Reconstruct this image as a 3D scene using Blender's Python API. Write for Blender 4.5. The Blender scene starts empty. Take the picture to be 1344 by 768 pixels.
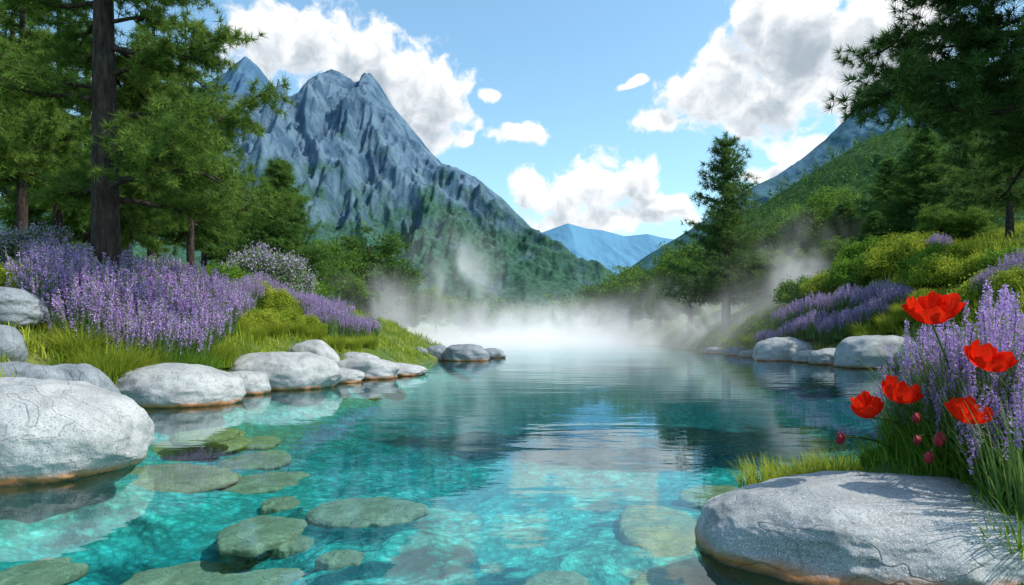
import bpy, bmesh, math
import numpy as np
from mathutils import Vector, Matrix
C = bpy.context.scene.collection
rng = np.random.default_rng(7)
R = math.radians
CAMZ, F, HZ = 1.4, 896.0, 435.0

# ------------------------------------------------------------------ helpers
def at(px, Y): return (px-672.0)/F*Y
def zt(py, Y): return CAMZ-(py-HZ)/F*Y

def _h(ix, iy, iz, s):
    n = (ix*374761393 + iy*668265263 + iz*2147483647 + s*1274126177) & 0xffffffff
    n = ((n ^ (n >> 13))*1274126177) & 0xffffffff
    n = (n ^ (n >> 16)) & 0xffffffff
    return n/4294967295.0
def vnoise(x, y, z, s=0):
    x = np.asarray(x, float); y = np.asarray(y, float)+0*x; z = np.asarray(z, float)+0*x
    xi = np.floor(x).astype(np.int64); yi = np.floor(y).astype(np.int64); zi = np.floor(z).astype(np.int64)
    fx = x-xi; fy = y-yi; fz = z-zi
    fx = fx*fx*(3-2*fx); fy = fy*fy*(3-2*fy); fz = fz*fz*(3-2*fz)
    r = 0
    for a in (0, 1):
        for b in (0, 1):
            for c in (0, 1):
                w = (fx if a else 1-fx)*(fy if b else 1-fy)*(fz if c else 1-fz)
                r = r + w*_h(xi+a, yi+b, zi+c, s)
    return r
def fbm(x, y, z, o=4, s=0, g=0.5):
    r = 0; a = 1; t = 0
    for i in range(o):
        r = r + a*vnoise(x*2**i+i*17.3, y*2**i+i*5.1, z*2**i+i*9.7, s+i); t += a; a *= g
    return r/t
def ridged(x, y, z, o=5, s=0, g=0.5):
    r = 0; a = 1; t = 0
    for i in range(o):
        n = 1-np.abs(2*vnoise(x*2**i+i*17.3, y*2**i+i*5.1, z*2**i, s+i)-1)
        r = r + a*n*n; t += a; a *= g
    return r/t

def mk(name, V, Fc, mat, parent=None, smooth=False):
    V = np.asarray(V, np.float32); Fc = np.asarray(Fc, np.int32)
    me = bpy.data.meshes.new(name)
    me.vertices.add(len(V)); me.vertices.foreach_set('co', V.ravel())
    k = Fc.shape[1]
    me.loops.add(Fc.size); me.loops.foreach_set('vertex_index', Fc.ravel())
    me.polygons.add(len(Fc)); me.polygons.foreach_set('loop_start', np.arange(0, Fc.size, k, dtype=np.int32))
    me.polygons.foreach_set('loop_total', np.full(len(Fc), k, np.int32))
    if smooth: me.polygons.foreach_set('use_smooth', np.ones(len(Fc), bool))
    me.update(calc_edges=True)
    me.materials.append(mat)
    o = bpy.data.objects.new(name, me); C.objects.link(o)
    if parent: o.parent = parent
    return o
def tag(o, label=None, cat=None, group=None, kind=None):
    if label: o['label'] = label
    if cat: o['category'] = cat
    if group: o['group'] = group
    if kind: o['kind'] = kind
    return o
def empty(name, loc, label, cat, group=None, rz=0, sc=1):
    o = bpy.data.objects.new(name, None); C.objects.link(o)
    o.location = loc; o.rotation_euler = (0, 0, rz)
    o.scale = (sc, sc, sc) if not hasattr(sc, '__len__') else sc
    o.empty_display_size = 0.2
    return tag(o, label, cat, group)
used = set()
def place(proto, loc, label, cat, group=None, rz=0, sc=1):
    """first call moves the proto itself; later calls copy it with its parts"""
    if proto.name not in used:
        used.add(proto.name); o = proto
    else:
        o = proto.copy(); C.objects.link(o)
        for ch in list(proto.children):
            c = ch.copy(); C.objects.link(c); c.parent = o
    o.location = loc; o.rotation_euler = (0, 0, rz)
    o.scale = (sc, sc, sc) if not hasattr(sc, '__len__') else sc
    if 'group' in o.keys() and not group: del o['group']
    return tag(o, label, cat, group)
def cat_mesh(parts):
    Vs, Fs, n = [], [], 0
    for V, Fc in parts:
        Vs.append(V); Fs.append(Fc+n); n += len(V)
    return np.concatenate(Vs), np.concatenate(Fs)
def nrm(v): return v/(np.linalg.norm(v, axis=-1, keepdims=True)+1e-9)

def needles(Cn, D, k, L, w, bias):
    n = len(Cn); d = nrm(rng.normal(size=(n, k, 3))); d = nrm(d+bias*D[:, None])
    l = L*rng.uniform(.6, 1.15, (n, k, 1)); sd = nrm(np.cross(d, rng.normal(size=(n, k, 3))))*w/2
    b = Cn[:, None]+d*l*0.08
    V = np.stack([b-sd, b+sd, b+d*l], 2).reshape(-1, 3)
    return V, np.arange(len(V)).reshape(-1, 3)
def leaves(P, s, up=0.4):
    n = len(P); a = nrm(rng.normal(size=(n, 3))+np.array([0, 0, -.2])); nn = nrm(rng.normal(size=(n, 3))+np.array([0, 0, up]))
    b = nrm(np.cross(a, nn)); s = s*rng.uniform(.6, 1.25, (n, 1))
    V = np.stack([P, P+a*s*.5+b*s*.28, P+a*s, P+a*s*.5-b*s*.28], 1).reshape(-1, 3)
    return V, np.arange(len(V)).reshape(-1, 4)
def tube(pts, rad, k=8):
    pts = np.asarray(pts, float); n = len(pts); T = nrm(np.gradient(pts, axis=0))
    ref = np.array([0, 0, 1.]) if abs(T[0][2]) < .8 else np.array([1., 0, 0])
    A = nrm(np.cross(T, ref)); B = nrm(np.cross(T, A))
    th = np.linspace(0, 2*math.pi, k, endpoint=False)
    rad = np.asarray(rad, float).reshape(n, 1, 1)
    V = (pts[:, None]+rad*(np.cos(th)[None, :, None]*A[:, None]+np.sin(th)[None, :, None]*B[:, None])).reshape(-1, 3)
    i = np.arange(n-1)[:, None]; j = np.arange(k)[None]
    Fc = np.stack([i*k+j, i*k+(j+1) % k, (i+1)*k+(j+1) % k, (i+1)*k+j], 2).reshape(-1, 4)
    return V, Fc
def blades(P, h, w, lean, dirs=None, lv=5):
    n = len(P); h = np.asarray(h).reshape(-1, 1)*np.ones((n, 1)); a = rng.uniform(0, 2*math.pi, n) if dirs is None else dirs
    o = np.stack([np.cos(a), np.sin(a), 0*a], 1); sd = np.stack([-np.sin(a), np.cos(a), 0*a], 1)
    ln = lean*rng.uniform(.3, 1.3, (n, 1)); tw = rng.uniform(-.6, .6, (n, 1)); sd = nrm(sd+o*tw)
    L = []
    for i in range(lv):
        t = i/(lv-1)
        c = P+np.array([0, 0, 1.])*h*(t-.35*ln*t**3)+o*h*ln*t**1.8
        ww = w*(1-t**1.6)*.5+w*.04
        L += [c-sd*ww, c+sd*ww]
    V = np.stack(L, 1).reshape(-1, 3)
    base = (np.arange(n)*2*lv)[:, None, None]
    q = np.array([[2*i, 2*i+1, 2*i+3, 2*i+2] for i in range(lv-1)])[None]
    return V, (base+q).reshape(-1, 4)

# ------------------------------------------------------------------ node helpers
def newmat(name):
    m = bpy.data.materials.new(name); m.use_nodes = True; nt = m.node_tree; nt.nodes.clear()
    out = nt.nodes.new('ShaderNodeOutputMaterial'); return m, nt, out
def setin(nt, s, v):
    if v is None: return
    if isinstance(v, bpy.types.NodeSocket): nt.links.new(v, s)
    else: s.default_value = v
def mth(nt, op, a, b=None, c=None, clamp=False):
    n = nt.nodes.new('ShaderNodeMath'); n.operation = op; n.use_clamp = clamp
    for s, v in zip(n.inputs, (a, b, c)): setin(nt, s, v)
    return n.outputs[0]
def vm(nt, op, a, b=None):
    n = nt.nodes.new('ShaderNodeVectorMath'); n.operation = op
    setin(nt, n.inputs[0], a); setin(nt, n.inputs[1], b)
    return n.outputs['Value'] if op in ('LENGTH', 'DOT_PRODUCT') else n.outputs[0]
def noise(nt, vec, scale, detail=4, rough=.5, dist=0, out='Fac', dim='3D'):
    n = nt.nodes.new('ShaderNodeTexNoise'); n.noise_dimensions = dim; setin(nt, n.inputs['Vector'], vec)
    n.inputs['Scale'].default_value = scale; n.inputs['Detail'].default_value = detail
    n.inputs['Roughness'].default_value = rough; n.inputs['Distortion'].default_value = dist
    return n.outputs[out]
def mr(nt, v, a, b, c=0., d=1., smooth=True):
    n = nt.nodes.new('ShaderNodeMapRange'); n.interpolation_type = 'SMOOTHSTEP' if smooth else 'LINEAR'
    setin(nt, n.inputs[0], v)
    for i, x in enumerate((a, b, c, d)): n.inputs[i+1].default_value = x
    return n.outputs[0]
def mix(nt, f, a, b, bt='MIX'):
    n = nt.nodes.new('ShaderNodeMix'); n.data_type = 'RGBA'; n.blend_type = bt
    def c4(v): return v if isinstance(v, bpy.types.NodeSocket) else (*v[:3], 1)
    setin(nt, n.inputs[0], f); setin(nt, n.inputs[6], c4(a)); setin(nt, n.inputs[7], c4(b)); return n.outputs[2]
def ramp(nt, f, stops):
    n = nt.nodes.new('ShaderNodeValToRGB'); e = n.color_ramp.elements
    while len(e) < len(stops): e.new(.5)
    for x, (p, c) in zip(e, stops): x.position = p; x.color = (*c, 1)
    setin(nt, n.inputs[0], f); return n.outputs[0]
def bump(nt, h, st=.5, d=.05):
    n = nt.nodes.new('ShaderNodeBump'); n.inputs['Strength'].default_value = st; n.inputs['Distance'].default_value = d
    setin(nt, n.inputs['Height'], h); return n.outputs[0]
def princ(nt, out, col, rough=.7, nor=None, spec=.3):
    p = nt.nodes.new('ShaderNodeBsdfPrincipled'); setin(nt, p.inputs['Base Color'], col if isinstance(col, bpy.types.NodeSocket) else (*col, 1))
    setin(nt, p.inputs['Roughness'], rough); p.inputs['Specular IOR Level'].default_value = spec
    if nor is not None: setin(nt, p.inputs['Normal'], nor)
    nt.links.new(p.outputs[0], out.inputs[0]); return p
def pos(nt): return nt.nodes.new('ShaderNodeNewGeometry').outputs['Position']
def objc(nt): return nt.nodes.new('ShaderNodeTexCoord').outputs['Object']
def comp(nt, v, i):
    s_ = nt.nodes.new('ShaderNodeSeparateXYZ'); nt.links.new(v, s_.inputs[0]); return s_.outputs[i]

def foliage_mat(name, dark, mid, light, trans=.35, nscale=.5):
    m, nt, out = newmat(name)
    g = nt.nodes.new('ShaderNodeNewGeometry')
    f = mth(nt, 'ADD', mth(nt, 'MULTIPLY', g.outputs['Random Per Island'], .5), mth(nt, 'MULTIPLY', noise(nt, g.outputs['Position'], nscale, 2), .6))
    col = ramp(nt, f, [(.2, dark), (.5, mid), (.85, light)])
    d = nt.nodes.new('ShaderNodeBsdfDiffuse'); t = nt.nodes.new('ShaderNodeBsdfTranslucent')
    nt.links.new(col, d.inputs[0]); nt.links.new(mix(nt, .5, col, light), t.inputs[0])
    x = nt.nodes.new('ShaderNodeMixShader'); x.inputs[0].default_value = trans
    nt.links.new(d.outputs[0], x.inputs[1]); nt.links.new(t.outputs[0], x.inputs[2])
    nt.links.new(x.outputs[0], out.inputs[0]); return m

M = {}
M['needle'] = foliage_mat('pine_needles', (.028, .070, .018), (.085, .165, .034), (.25, .35, .07))
M['needle2'] = foliage_mat('fir_needles', (.020, .060, .02), (.065, .15, .036), (.19, .30, .065))
M['needle3'] = foliage_mat('dark_pine_needles', (.020, .055, .02), (.06, .125, .035), (.17, .26, .065))
M['leaf'] = foliage_mat('broad_leaves', (.028, .07, .016), (.085, .175, .03), (.22, .33, .06))
M['leafd'] = foliage_mat('dark_broad_leaves', (.018, .05, .014), (.05, .11, .025), (.14, .23, .045))
M['far'] = foliage_mat('far_forest_leaves', (.024, .075, .035), (.07, .15, .045), (.17, .28, .07), .15, .12)
M['grassy'] = foliage_mat('yellow_green_grass', (.08, .16, .015), (.24, .32, .03), (.46, .48, .07), .35, 1.2)
M['grass'] = foliage_mat('green_grass', (.03, .10, .012), (.10, .21, .025), (.24, .37, .05), .35, 2)
M['lavleaf'] = foliage_mat('lavender_leaves', (.04, .10, .025), (.10, .20, .05), (.22, .32, .10), .3, 2)
M['lav'] = foliage_mat('lavender_florets', (.22, .10, .38), (.46, .26, .66), (.78, .57, .90), .35, 3)
M['mauve'] = foliage_mat('pale_mauve_blossom', (.24, .17, .31), (.44, .34, .53), (.66, .54, .74), .3, 3)

m, nt, out = newmat('pine_bark'); P = objc(nt)
v = vm(nt, 'MULTIPLY', P, (1, 1, .28)); h = noise(nt, v, 9, 6, .65)
princ(nt, out, ramp(nt, h, [(.35, (.012, .009, .008)), (.55, (.05, .034, .028)), (.75, (.11, .085, .07))]), .9, bump(nt, h, 1, .06)); M['bark'] = m

def rock_mat(name, base, dark, rim=True, slab=False):
    m, nt, out = newmat(name); O = objc(nt); G = pos(nt)
    big = noise(nt, O, 1.6, 5, .6); sp = noise(nt, O, 60, 3, .7); sp2 = noise(nt, O, 130, 1, .6)
    c = mix(nt, mr(nt, big, .35, .68), dark, base)
    c = mix(nt, mr(nt, sp, .50, .66), c, tuple(x*.42 for x in base))
    c = mix(nt, mr(nt, sp2, .56, .70), c, tuple(min(1, x*1.35) for x in base))
    lich = mr(nt, noise(nt, O, 2.6, 7, .72), .52, .68)
    c = mix(nt, mth(nt, 'MULTIPLY', lich, .5), c, tuple(x*.38 for x in base))
    crack = mr(nt, mth(nt, 'ABSOLUTE', mth(nt, 'SUBTRACT', noise(nt, vm(nt, 'MULTIPLY', O, (.7, 1, 2)), .9, 3, .55, .6), .5)), .0, .006, 1, 0)
    c = mix(nt, mth(nt, 'MULTIPLY', crack, .35), c, tuple(x*.3 for x in base))
    ro = .8
    if rim:
        zz = mth(nt, 'ADD', comp(nt, G, 2), mth(nt, 'MULTIPLY', mth(nt, 'SUBTRACT', noise(nt, O, 4, 3), .5), .09))
        c = mix(nt, mr(nt, zz, .12, .03), c, (.36, .15, .05)); c = mix(nt, mr(nt, zz, .05, .0), c, (.10, .055, .025))
        ro = mr(nt, zz, .03, .12, .25, .8)
    if slab:
        v_ = mr(nt, noise(nt, O, 7, 6, .7), .38, .60); c = mix(nt, mth(nt, 'MULTIPLY', v_, .65), c, tuple(x*.35 for x in base))
    hgt = mth(nt, 'ADD', mth(nt, 'ADD', noise(nt, O, 2.2, 6, .5), mth(nt, 'MULTIPLY', sp, .05)), mth(nt, 'MULTIPLY', crack, -.08))
    princ(nt, out, c, ro, bump(nt, hgt, .7, .12), .3); return m
M['rock'] = rock_mat('granite', (.41, .415, .415), (.25, .255, .26))
M['rock2'] = rock_mat('dark_granite', (.26, .285, .315), (.13, .145, .165))
M['slab'] = rock_mat('algae_stone', (.84, .46, .32), (.48, .29, .20), False, True)
M['slabpale'] = rock_mat('pale_wet_stone', (1, .46, .25), (.62, .30, .16), False, True)

# ------------------------------------------------------------------ terrain
LY = [-20, 3, 5, 7, 9, 12, 14, 16, 18, 24, 30, 38, 41, 48, 60, 84, 112, 130]
LX = [-5, -5, -5.2, -5.5, -6.2, -7.4, -6.6, -6.0, -5.2, -4.2, -3.8, -3.2, -4.5, -7.5, -9.5, -8.8, -6, -5]
RY = [-20, 3, 4.5, 6, 8, 12, 19, 26, 33, 40, 45, 60, 84, 112, 130]
RX = [1.5, 1.5, 1.9, 2.6, 4.4, 7.4, 12, 15.2, 13.6, 13.2, 13.0, 14, 15, 13.5, 12]
def terrain(x, y):
    x = np.asarray(x, float); y = np.asarray(y, float)
    dl = np.interp(y, LY, LX)-x; dr = x-np.interp(y, RY, RX); df = (y-128)*.6; dn = -4-y
    wob = (fbm(x*.6, y*.6, 0, 3, 5)-.5)*.5
    dl = dl+wob; dr = dr+wob
    s = -np.maximum(np.maximum(dl, dr), np.maximum(df, dn))
    hl = 3.3*(1-np.exp(-np.clip(dl, 0, None)*.18))+.05*np.clip(dl, 0, 60)
    A = np.interp(y, [0, 3.6, 5, 10, 20, 27, 45, 80, 130], [.1, .15, .9, 1.8, 5.2, 7.2, 6.2, 5, 3])
    hr = A*(1-np.exp(-np.clip(dr, 0, None)/6))+.05*np.clip(dr, 0, 60)*np.clip(y/12, 0, 1)
    hf = 1.5*(1-np.exp(-np.clip(df, 0, None)/8))+.01*np.clip(df, 0, 400)
    hn = .8*(1-np.exp(-np.clip(dn, 0, None)/3))
    q = np.clip(-s*.6, 0, 1)
    land = np.maximum(np.maximum(hl, hr), np.maximum(hf, hn))+(fbm(x*.8, y*.8, 0, 3, 9)-.5)*.25*np.clip(-s, 0, 1)+(fbm(x*.45, y*.45, 3, 2, 19)-.5)*.9*q*np.clip((y-12)/8, 0, 1)
    land = land+.48*np.exp(-((x-3.45)**2/.75+(y-4.9)**2/.9))*np.clip(-s*2, 0, 1)
    deep = np.interp(y, [0, 7, 12, 20], [.46, .50, .85, 1.2])
    deep = deep+.6*np.exp(-((x+3.1)**2/1.5+(y-5.4)**2/2.2))
    wet = -(.03+deep*(1-np.exp(-np.clip(s, 0, None)*.9)))+(fbm(x*1.3, y*1.3, 0, 4, 3)-.5)*.30*np.clip(s, 0, 1)
    wet = np.minimum(wet, -.03-.02*np.clip(s, 0, 1))
    return np.where(s > 0, wet, land+.02)
def gz(x, y): return float(terrain(np.array([x]), np.array([y]))[0])

ys = np.concatenate([np.linspace(-14, 2.5, 30), 2.5*np.geomspace(1, 2000, 470)[1:]])
s = np.linspace(-1, 1, 401)
YY, SS = np.meshgrid(ys, s, indexing='ij'); XX = (24+1.9*np.abs(YY))*(.35*SS+.65*SS**3)
ZZ = terrain(XX, YY); n, k = XX.shape
i = np.arange(n-1)[:, None]; j = np.arange(k-1)[None]
GF = np.stack([i*k+j, i*k+j+1, (i+1)*k+j+1, (i+1)*k+j], 2).reshape(-1, 4)
m, nt, out = newmat('ground_and_pool_bed'); G = pos(nt); z = comp(nt, G, 2)
g = noise(nt, G, 1.2, 6, .65)
land = ramp(nt, g, [(.3, (.03, .06, .015)), (.5, (.08, .13, .025)), (.7, (.18, .19, .05))])
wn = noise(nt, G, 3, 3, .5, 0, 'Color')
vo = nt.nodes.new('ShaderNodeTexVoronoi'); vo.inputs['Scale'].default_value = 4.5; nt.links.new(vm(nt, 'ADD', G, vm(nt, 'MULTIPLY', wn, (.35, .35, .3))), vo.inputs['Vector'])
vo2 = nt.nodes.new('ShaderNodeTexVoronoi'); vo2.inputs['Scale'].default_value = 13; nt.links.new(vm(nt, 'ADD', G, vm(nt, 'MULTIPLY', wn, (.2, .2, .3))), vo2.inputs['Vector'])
peb_caustic = mr(nt, vo.outputs['Distance'], .05, .7, 1.15, .62); peb_caustic2 = mr(nt, vo2.outputs['Distance'], .05, .7, 1.15, .68)  # pebble mottling that doubles as caustic light painted on the bed
bed = ramp(nt, mr(nt, z, -1.1, -.05, smooth=False), [(0, (.02, .24, .29)), (.28, (.06, .48, .51)), (.55, (.18, .76, .71)), (.85, (.42, .62, .44)), (1, (.30, .22, .11))])  # light lost with water depth is put into the bed colour
bed = mix(nt, 1, mix(nt, 1, bed, peb_caustic, 'MULTIPLY'), peb_caustic2, 'MULTIPLY')
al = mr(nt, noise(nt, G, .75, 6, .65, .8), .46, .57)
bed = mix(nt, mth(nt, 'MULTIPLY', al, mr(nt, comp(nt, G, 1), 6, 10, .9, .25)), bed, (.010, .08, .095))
col = mix(nt, mr(nt, z, -.03, .06), bed, land)
hh = mth(nt, 'ADD', noise(nt, G, 6, 6, .7), mth(nt, 'MULTIPLY', peb_caustic, .8))
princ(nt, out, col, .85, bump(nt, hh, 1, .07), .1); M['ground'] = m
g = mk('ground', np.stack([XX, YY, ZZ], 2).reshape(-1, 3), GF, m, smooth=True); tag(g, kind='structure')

# ------------------------------------------------------------------ water
m, nt, out = newmat('clear_water'); G = pos(nt)
w1 = noise(nt, vm(nt, 'MULTIPLY', G, (.40, 1.2, 1)), 1.0, 2, .5, .6); w2 = noise(nt, vm(nt, 'MULTIPLY', G, (.8, 1.7, 1)), 4.0, 2, .5, .4)
amp = mr(nt, noise(nt, G, .16, 2), .42, .62, .40, 1.1)
hgt = mth(nt, 'MULTIPLY', mth(nt, 'ADD', w1, mth(nt, 'MULTIPLY', w2, .13)), amp)
nb = bump(nt, hgt, .5, .028)
fr = nt.nodes.new('ShaderNodeFresnel'); fr.inputs[0].default_value = 1.46; nt.links.new(nb, fr.inputs[1])
tr = nt.nodes.new('ShaderNodeBsdfTransparent'); tr.inputs[0].default_value = (.52, .94, .95, 1)
gl = nt.nodes.new('ShaderNodeBsdfGlossy'); gl.inputs['Roughness'].default_value = .015; gl.inputs[0].default_value = (.86, .98, 1, 1); nt.links.new(nb, gl.inputs['Normal'])
x = nt.nodes.new('ShaderNodeMixShader'); nt.links.new(fr.outputs[0], x.inputs[0]); nt.links.new(tr.outputs[0], x.inputs[1]); nt.links.new(gl.outputs[0], x.inputs[2])
nt.links.new(x.outputs[0], out.inputs[0]); M['water'] = m
tag(mk('water', [(-60, -12, 0), (60, -12, 0), (60, 140, 0), (-60, 140, 0)], [[0, 1, 2, 3]], m), kind='structure')

# ------------------------------------------------------------------ mountains
def mount_mat(name, rock, rock_d, green, glow, ghi, ns, bs=.6):
    m, nt, out = newmat(name); G = pos(nt)
    gn = nt.nodes.new('ShaderNodeNewGeometry'); nz = comp(nt, gn.outputs['Normal'], 2)
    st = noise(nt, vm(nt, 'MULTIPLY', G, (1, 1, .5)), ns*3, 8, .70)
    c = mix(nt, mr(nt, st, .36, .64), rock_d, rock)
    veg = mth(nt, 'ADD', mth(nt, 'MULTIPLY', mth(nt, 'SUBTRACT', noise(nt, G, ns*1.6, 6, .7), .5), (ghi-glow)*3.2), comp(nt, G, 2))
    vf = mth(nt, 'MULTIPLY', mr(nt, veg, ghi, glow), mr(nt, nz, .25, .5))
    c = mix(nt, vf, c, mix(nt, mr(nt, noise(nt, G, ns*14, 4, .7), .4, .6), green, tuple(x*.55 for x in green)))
    princ(nt, out, c, .95, bump(nt, noise(nt, vm(nt, 'MULTIPLY', G, (1, 1, .6)), ns*5, 9, .68), bs, 3.2/ns*.03), .05); return m
def mountain(pts, D, front, mat, seed, amp=.35, nu=420, nv=170, back=.35, pw=1.15, fu=9, jag=.02, am2=.2):
    px = np.array([p[0] for p in pts], float); py = np.array([p[1] for p in pts], float)
    u = np.linspace(px[0], px[-1], nu); Hh = (HZ-np.interp(u, px, py))/F*D+CAMZ
    v = np.concatenate([np.linspace(-back, 0, 14, endpoint=False), np.linspace(0, 1, nv)])
    U, Vv = np.meshgrid(u, v, indexing='ij'); H = Hh[:, None]+0*Vv
    av = np.abs(Vv); Hm = Hh.max()
    sc = fu/(px[-1]-px[0]); wx = (fbm(U*sc, Vv*3, seed, 3, 2)-.5)*1.1
    n1 = ridged((U-px[0])*sc*.8-Vv*1.6+wx*.7, Vv*1.5+wx*.5, seed, 6, seed, .48); n2 = ridged((U-px[0])*sc*3.3+wx, Vv*6+wx, seed+3, 5, seed+5, .55)
    env = np.clip(av*4.5, 0, 1)*np.clip((1-av)*2.2, 0, 1)
    base = np.where(Vv < 0, 1-(av/back)**1*.8, (1-np.clip(av, 0, 1))**pw)
    rel = .25+.75*H/Hm
    jg = ridged(U*sc*11, Vv*18, seed, 4, seed+9, .55)
    Z = H*base+Hm*amp*(n1-.45)*env*rel+Hm*amp*am2*(n2-.45)*env*rel+Hm*rel*jag*(jg-.5)*np.clip(.3+env*1.6, 0, 1.6)
    cap = H*(1-.55*av)+Hm*rel*jag*.5*(jg-.3); Z = np.where(Z > cap, cap-(Z-cap)*.35, Z)
    Yv = D-front*Vv+ front*.12*(fbm(U*sc, Vv*3, seed, 3, 4)-.5)*env
    X = (U-672)/F*(D+0*Vv)
    V = np.stack([X, Yv, np.maximum(Z, -3)], 2)
    k = V.shape[1]; i = np.arange(nu-1)[:, None]; j = np.arange(k-1)[None]
    Fc = np.stack([i*k+j, (i+1)*k+j, (i+1)*k+j+1, i*k+j+1], 2).reshape(-1, 4)
    o = mk('mountain', V.reshape(-1, 3), Fc[:, ::-1], mat, smooth=True); tag(o, kind='structure'); return o, V
mm_far = mount_mat('far_haze_tinted_rock', (.10, .235, .36), (.095, .225, .345), (.10, .23, .34), 30, 90, .003, .1)  # distance haze is baked into these bluish mountain base colours
mm_back = mount_mat('back_haze_tinted_rock', (.085, .165, .26), (.05, .11, .19), (.07, .15, .20), 100, 300, .004, .4)
mm_main = mount_mat('haze_tinted_grey_rock', (.13, .20, .275), (.040, .082, .138), (.05, .12, .08), 100, 340, .008, .65)
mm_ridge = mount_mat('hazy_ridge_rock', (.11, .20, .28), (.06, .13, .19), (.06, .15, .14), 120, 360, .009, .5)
mm_green = mount_mat('green_hill', (.05, .11, .05), (.03, .075, .035), (.05, .11, .035), 100, 200, .03)
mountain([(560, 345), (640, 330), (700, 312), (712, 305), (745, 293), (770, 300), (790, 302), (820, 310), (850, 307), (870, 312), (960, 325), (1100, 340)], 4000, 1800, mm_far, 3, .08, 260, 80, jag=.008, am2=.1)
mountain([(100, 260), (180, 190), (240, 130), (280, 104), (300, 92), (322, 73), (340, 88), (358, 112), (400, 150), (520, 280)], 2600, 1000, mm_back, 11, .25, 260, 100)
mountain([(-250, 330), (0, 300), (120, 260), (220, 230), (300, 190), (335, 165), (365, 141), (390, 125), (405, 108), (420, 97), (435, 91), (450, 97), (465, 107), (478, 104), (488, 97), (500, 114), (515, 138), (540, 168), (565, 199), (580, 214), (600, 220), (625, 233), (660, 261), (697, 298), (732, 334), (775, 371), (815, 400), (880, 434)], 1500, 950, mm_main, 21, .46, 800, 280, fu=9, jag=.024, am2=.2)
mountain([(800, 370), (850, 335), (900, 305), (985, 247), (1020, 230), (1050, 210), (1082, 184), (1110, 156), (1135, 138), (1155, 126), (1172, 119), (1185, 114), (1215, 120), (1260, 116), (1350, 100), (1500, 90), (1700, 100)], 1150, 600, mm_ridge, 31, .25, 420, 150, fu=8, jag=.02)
hill_r, HV = mountain([(690, 436), (740, 408), (800, 383), (850, 356), (900, 326), (985, 278), (1060, 230), (1130, 186), (1190, 164), (1250, 180), (1350, 168), (1500, 150), (1800, 200)], 420, 270, mm_green, 41, .16, 420, 150, fu=9, pw=1.0)
hill_l, LV = mountain([(-400, 300), (-100, 310), (200, 350), (420, 380), (560, 402), (680, 420), (760, 432), (800, 436)], 380, 230, mm_green, 51, .12, 300, 110, fu=9, pw=1.0)

def crowd(P, H, k=34, s=.16):
    n = len(P); t = rng.uniform(0, 1, (n, k, 1))**.8; a = rng.uniform(0, 6.28, (n, k, 1)); con = (rng.uniform(size=(n, 1, 1)) < .5)
    rr = np.where(con, (1-t)*.26, .32*np.sqrt(np.clip(1-(2*t-1)**2*.9, 0, 1)))*rng.uniform(.5, 1, (n, k, 1))
    c = P[:, None]+H[:, None, None]*np.concatenate([rr*np.cos(a), rr*np.sin(a), .08+t*.92], 2)
    d = rng.normal(size=(n, k, 3, 3))*.6; V = c[:, :, None]+d*(H[:, None, None, None]*s*.75)
    V = V.reshape(-1, 3); return V, np.arange(len(V)).reshape(-1, 3)
def pick(V, n, vmin=14):
    a = rng.integers(0, V.shape[0], n*3); b = rng.integers(vmin, V.shape[1], n*3); p = V[a, b]+rng.normal(size=(n*3, 3))*np.array([2., 2., 0]); return p[p[:, 2] > 1][:n]
p = pick(HV, 4200); V, Fc = crowd(p, rng.uniform(4, 10, len(p)), 56, .11)
tag(mk('forest', V, Fc, M['far']), 'dense far-off green forest covering the right hillside', 'forest', kind='stuff')
p = pick(LV, 2400); V, Fc = crowd(p, rng.uniform(4, 9, len(p)), 44, .12)
tag(mk('forest', V, Fc, M['far']), 'dark green forest on low foothills beneath the big grey peak', 'forest', kind='stuff')
q = np.stack([rng.uniform(-95, 110, 420), rng.uniform(136, 200, 420)], 1); q = np.column_stack([q, terrain(q[:, 0], q[:, 1])])
V, Fc = crowd(q, rng.uniform(4, 8, len(q)), 130, .09)
tag(mk('forest', V, Fc, M['far']), 'hazy belt of trees along the far end of the pool behind the steam', 'forest', kind='stuff')

# ------------------------------------------------------------------ rocks
def ico(sub):
    bm = bmesh.new(); bmesh.ops.create_icosphere(bm, subdivisions=sub, radius=1)
    V = np.array([v.co[:] for v in bm.verts]); Fc = np.array([[v.index for v in f.verts] for f in bm.faces]); bm.free(); return V, Fc
ICO = {k: ico(k) for k in (3, 5, 6, 7)}
def rock(c, r, label, sub=5, seed=0, mat='rock', e=2.4, amp=.2, name='boulder', cat='rock', group=None, slab=False):
    p, Fc = ICO[sub]; ee = e
    rad = 1/(np.abs(p[:, 0])**ee+np.abs(p[:, 1])**ee+np.abs(p[:, 2])**ee)**(1/ee)
    q = p+seed*3.7
    if slab: q = q*np.array([1, 1, .2])
    rad = rad*(1+amp*2*(fbm(q[:, 0]*1.2, q[:, 1]*1.2, q[:, 2]*1.2, 3, seed)-.5)+.08*(ridged(q[:, 0]*2.0, q[:, 1]*2.0, q[:, 2]*2.0, 4, seed)-.5)+.02*(fbm(q[:, 0]*9, q[:, 1]*9, q[:, 2]*9, 3, seed)-.5))
    V = p*rad[:, None]
    if slab:
        V[:, :2] *= (1+.35*(fbm(q[:, 0]*3, q[:, 1]*3, 0, 3, seed+4)-.5))[:, None]
        V[:, 2] = np.sign(V[:, 2])*np.abs(V[:, 2])**.6+.3*(fbm(q[:, 0]*5, q[:, 1]*5, 0, 4, seed)-.5)*(V[:, 2] > 0)
    V = V*np.array(r)
    o = mk(name, V, Fc, M[mat], smooth=True); o.location = c
    return tag(o, label, cat, group)
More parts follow.
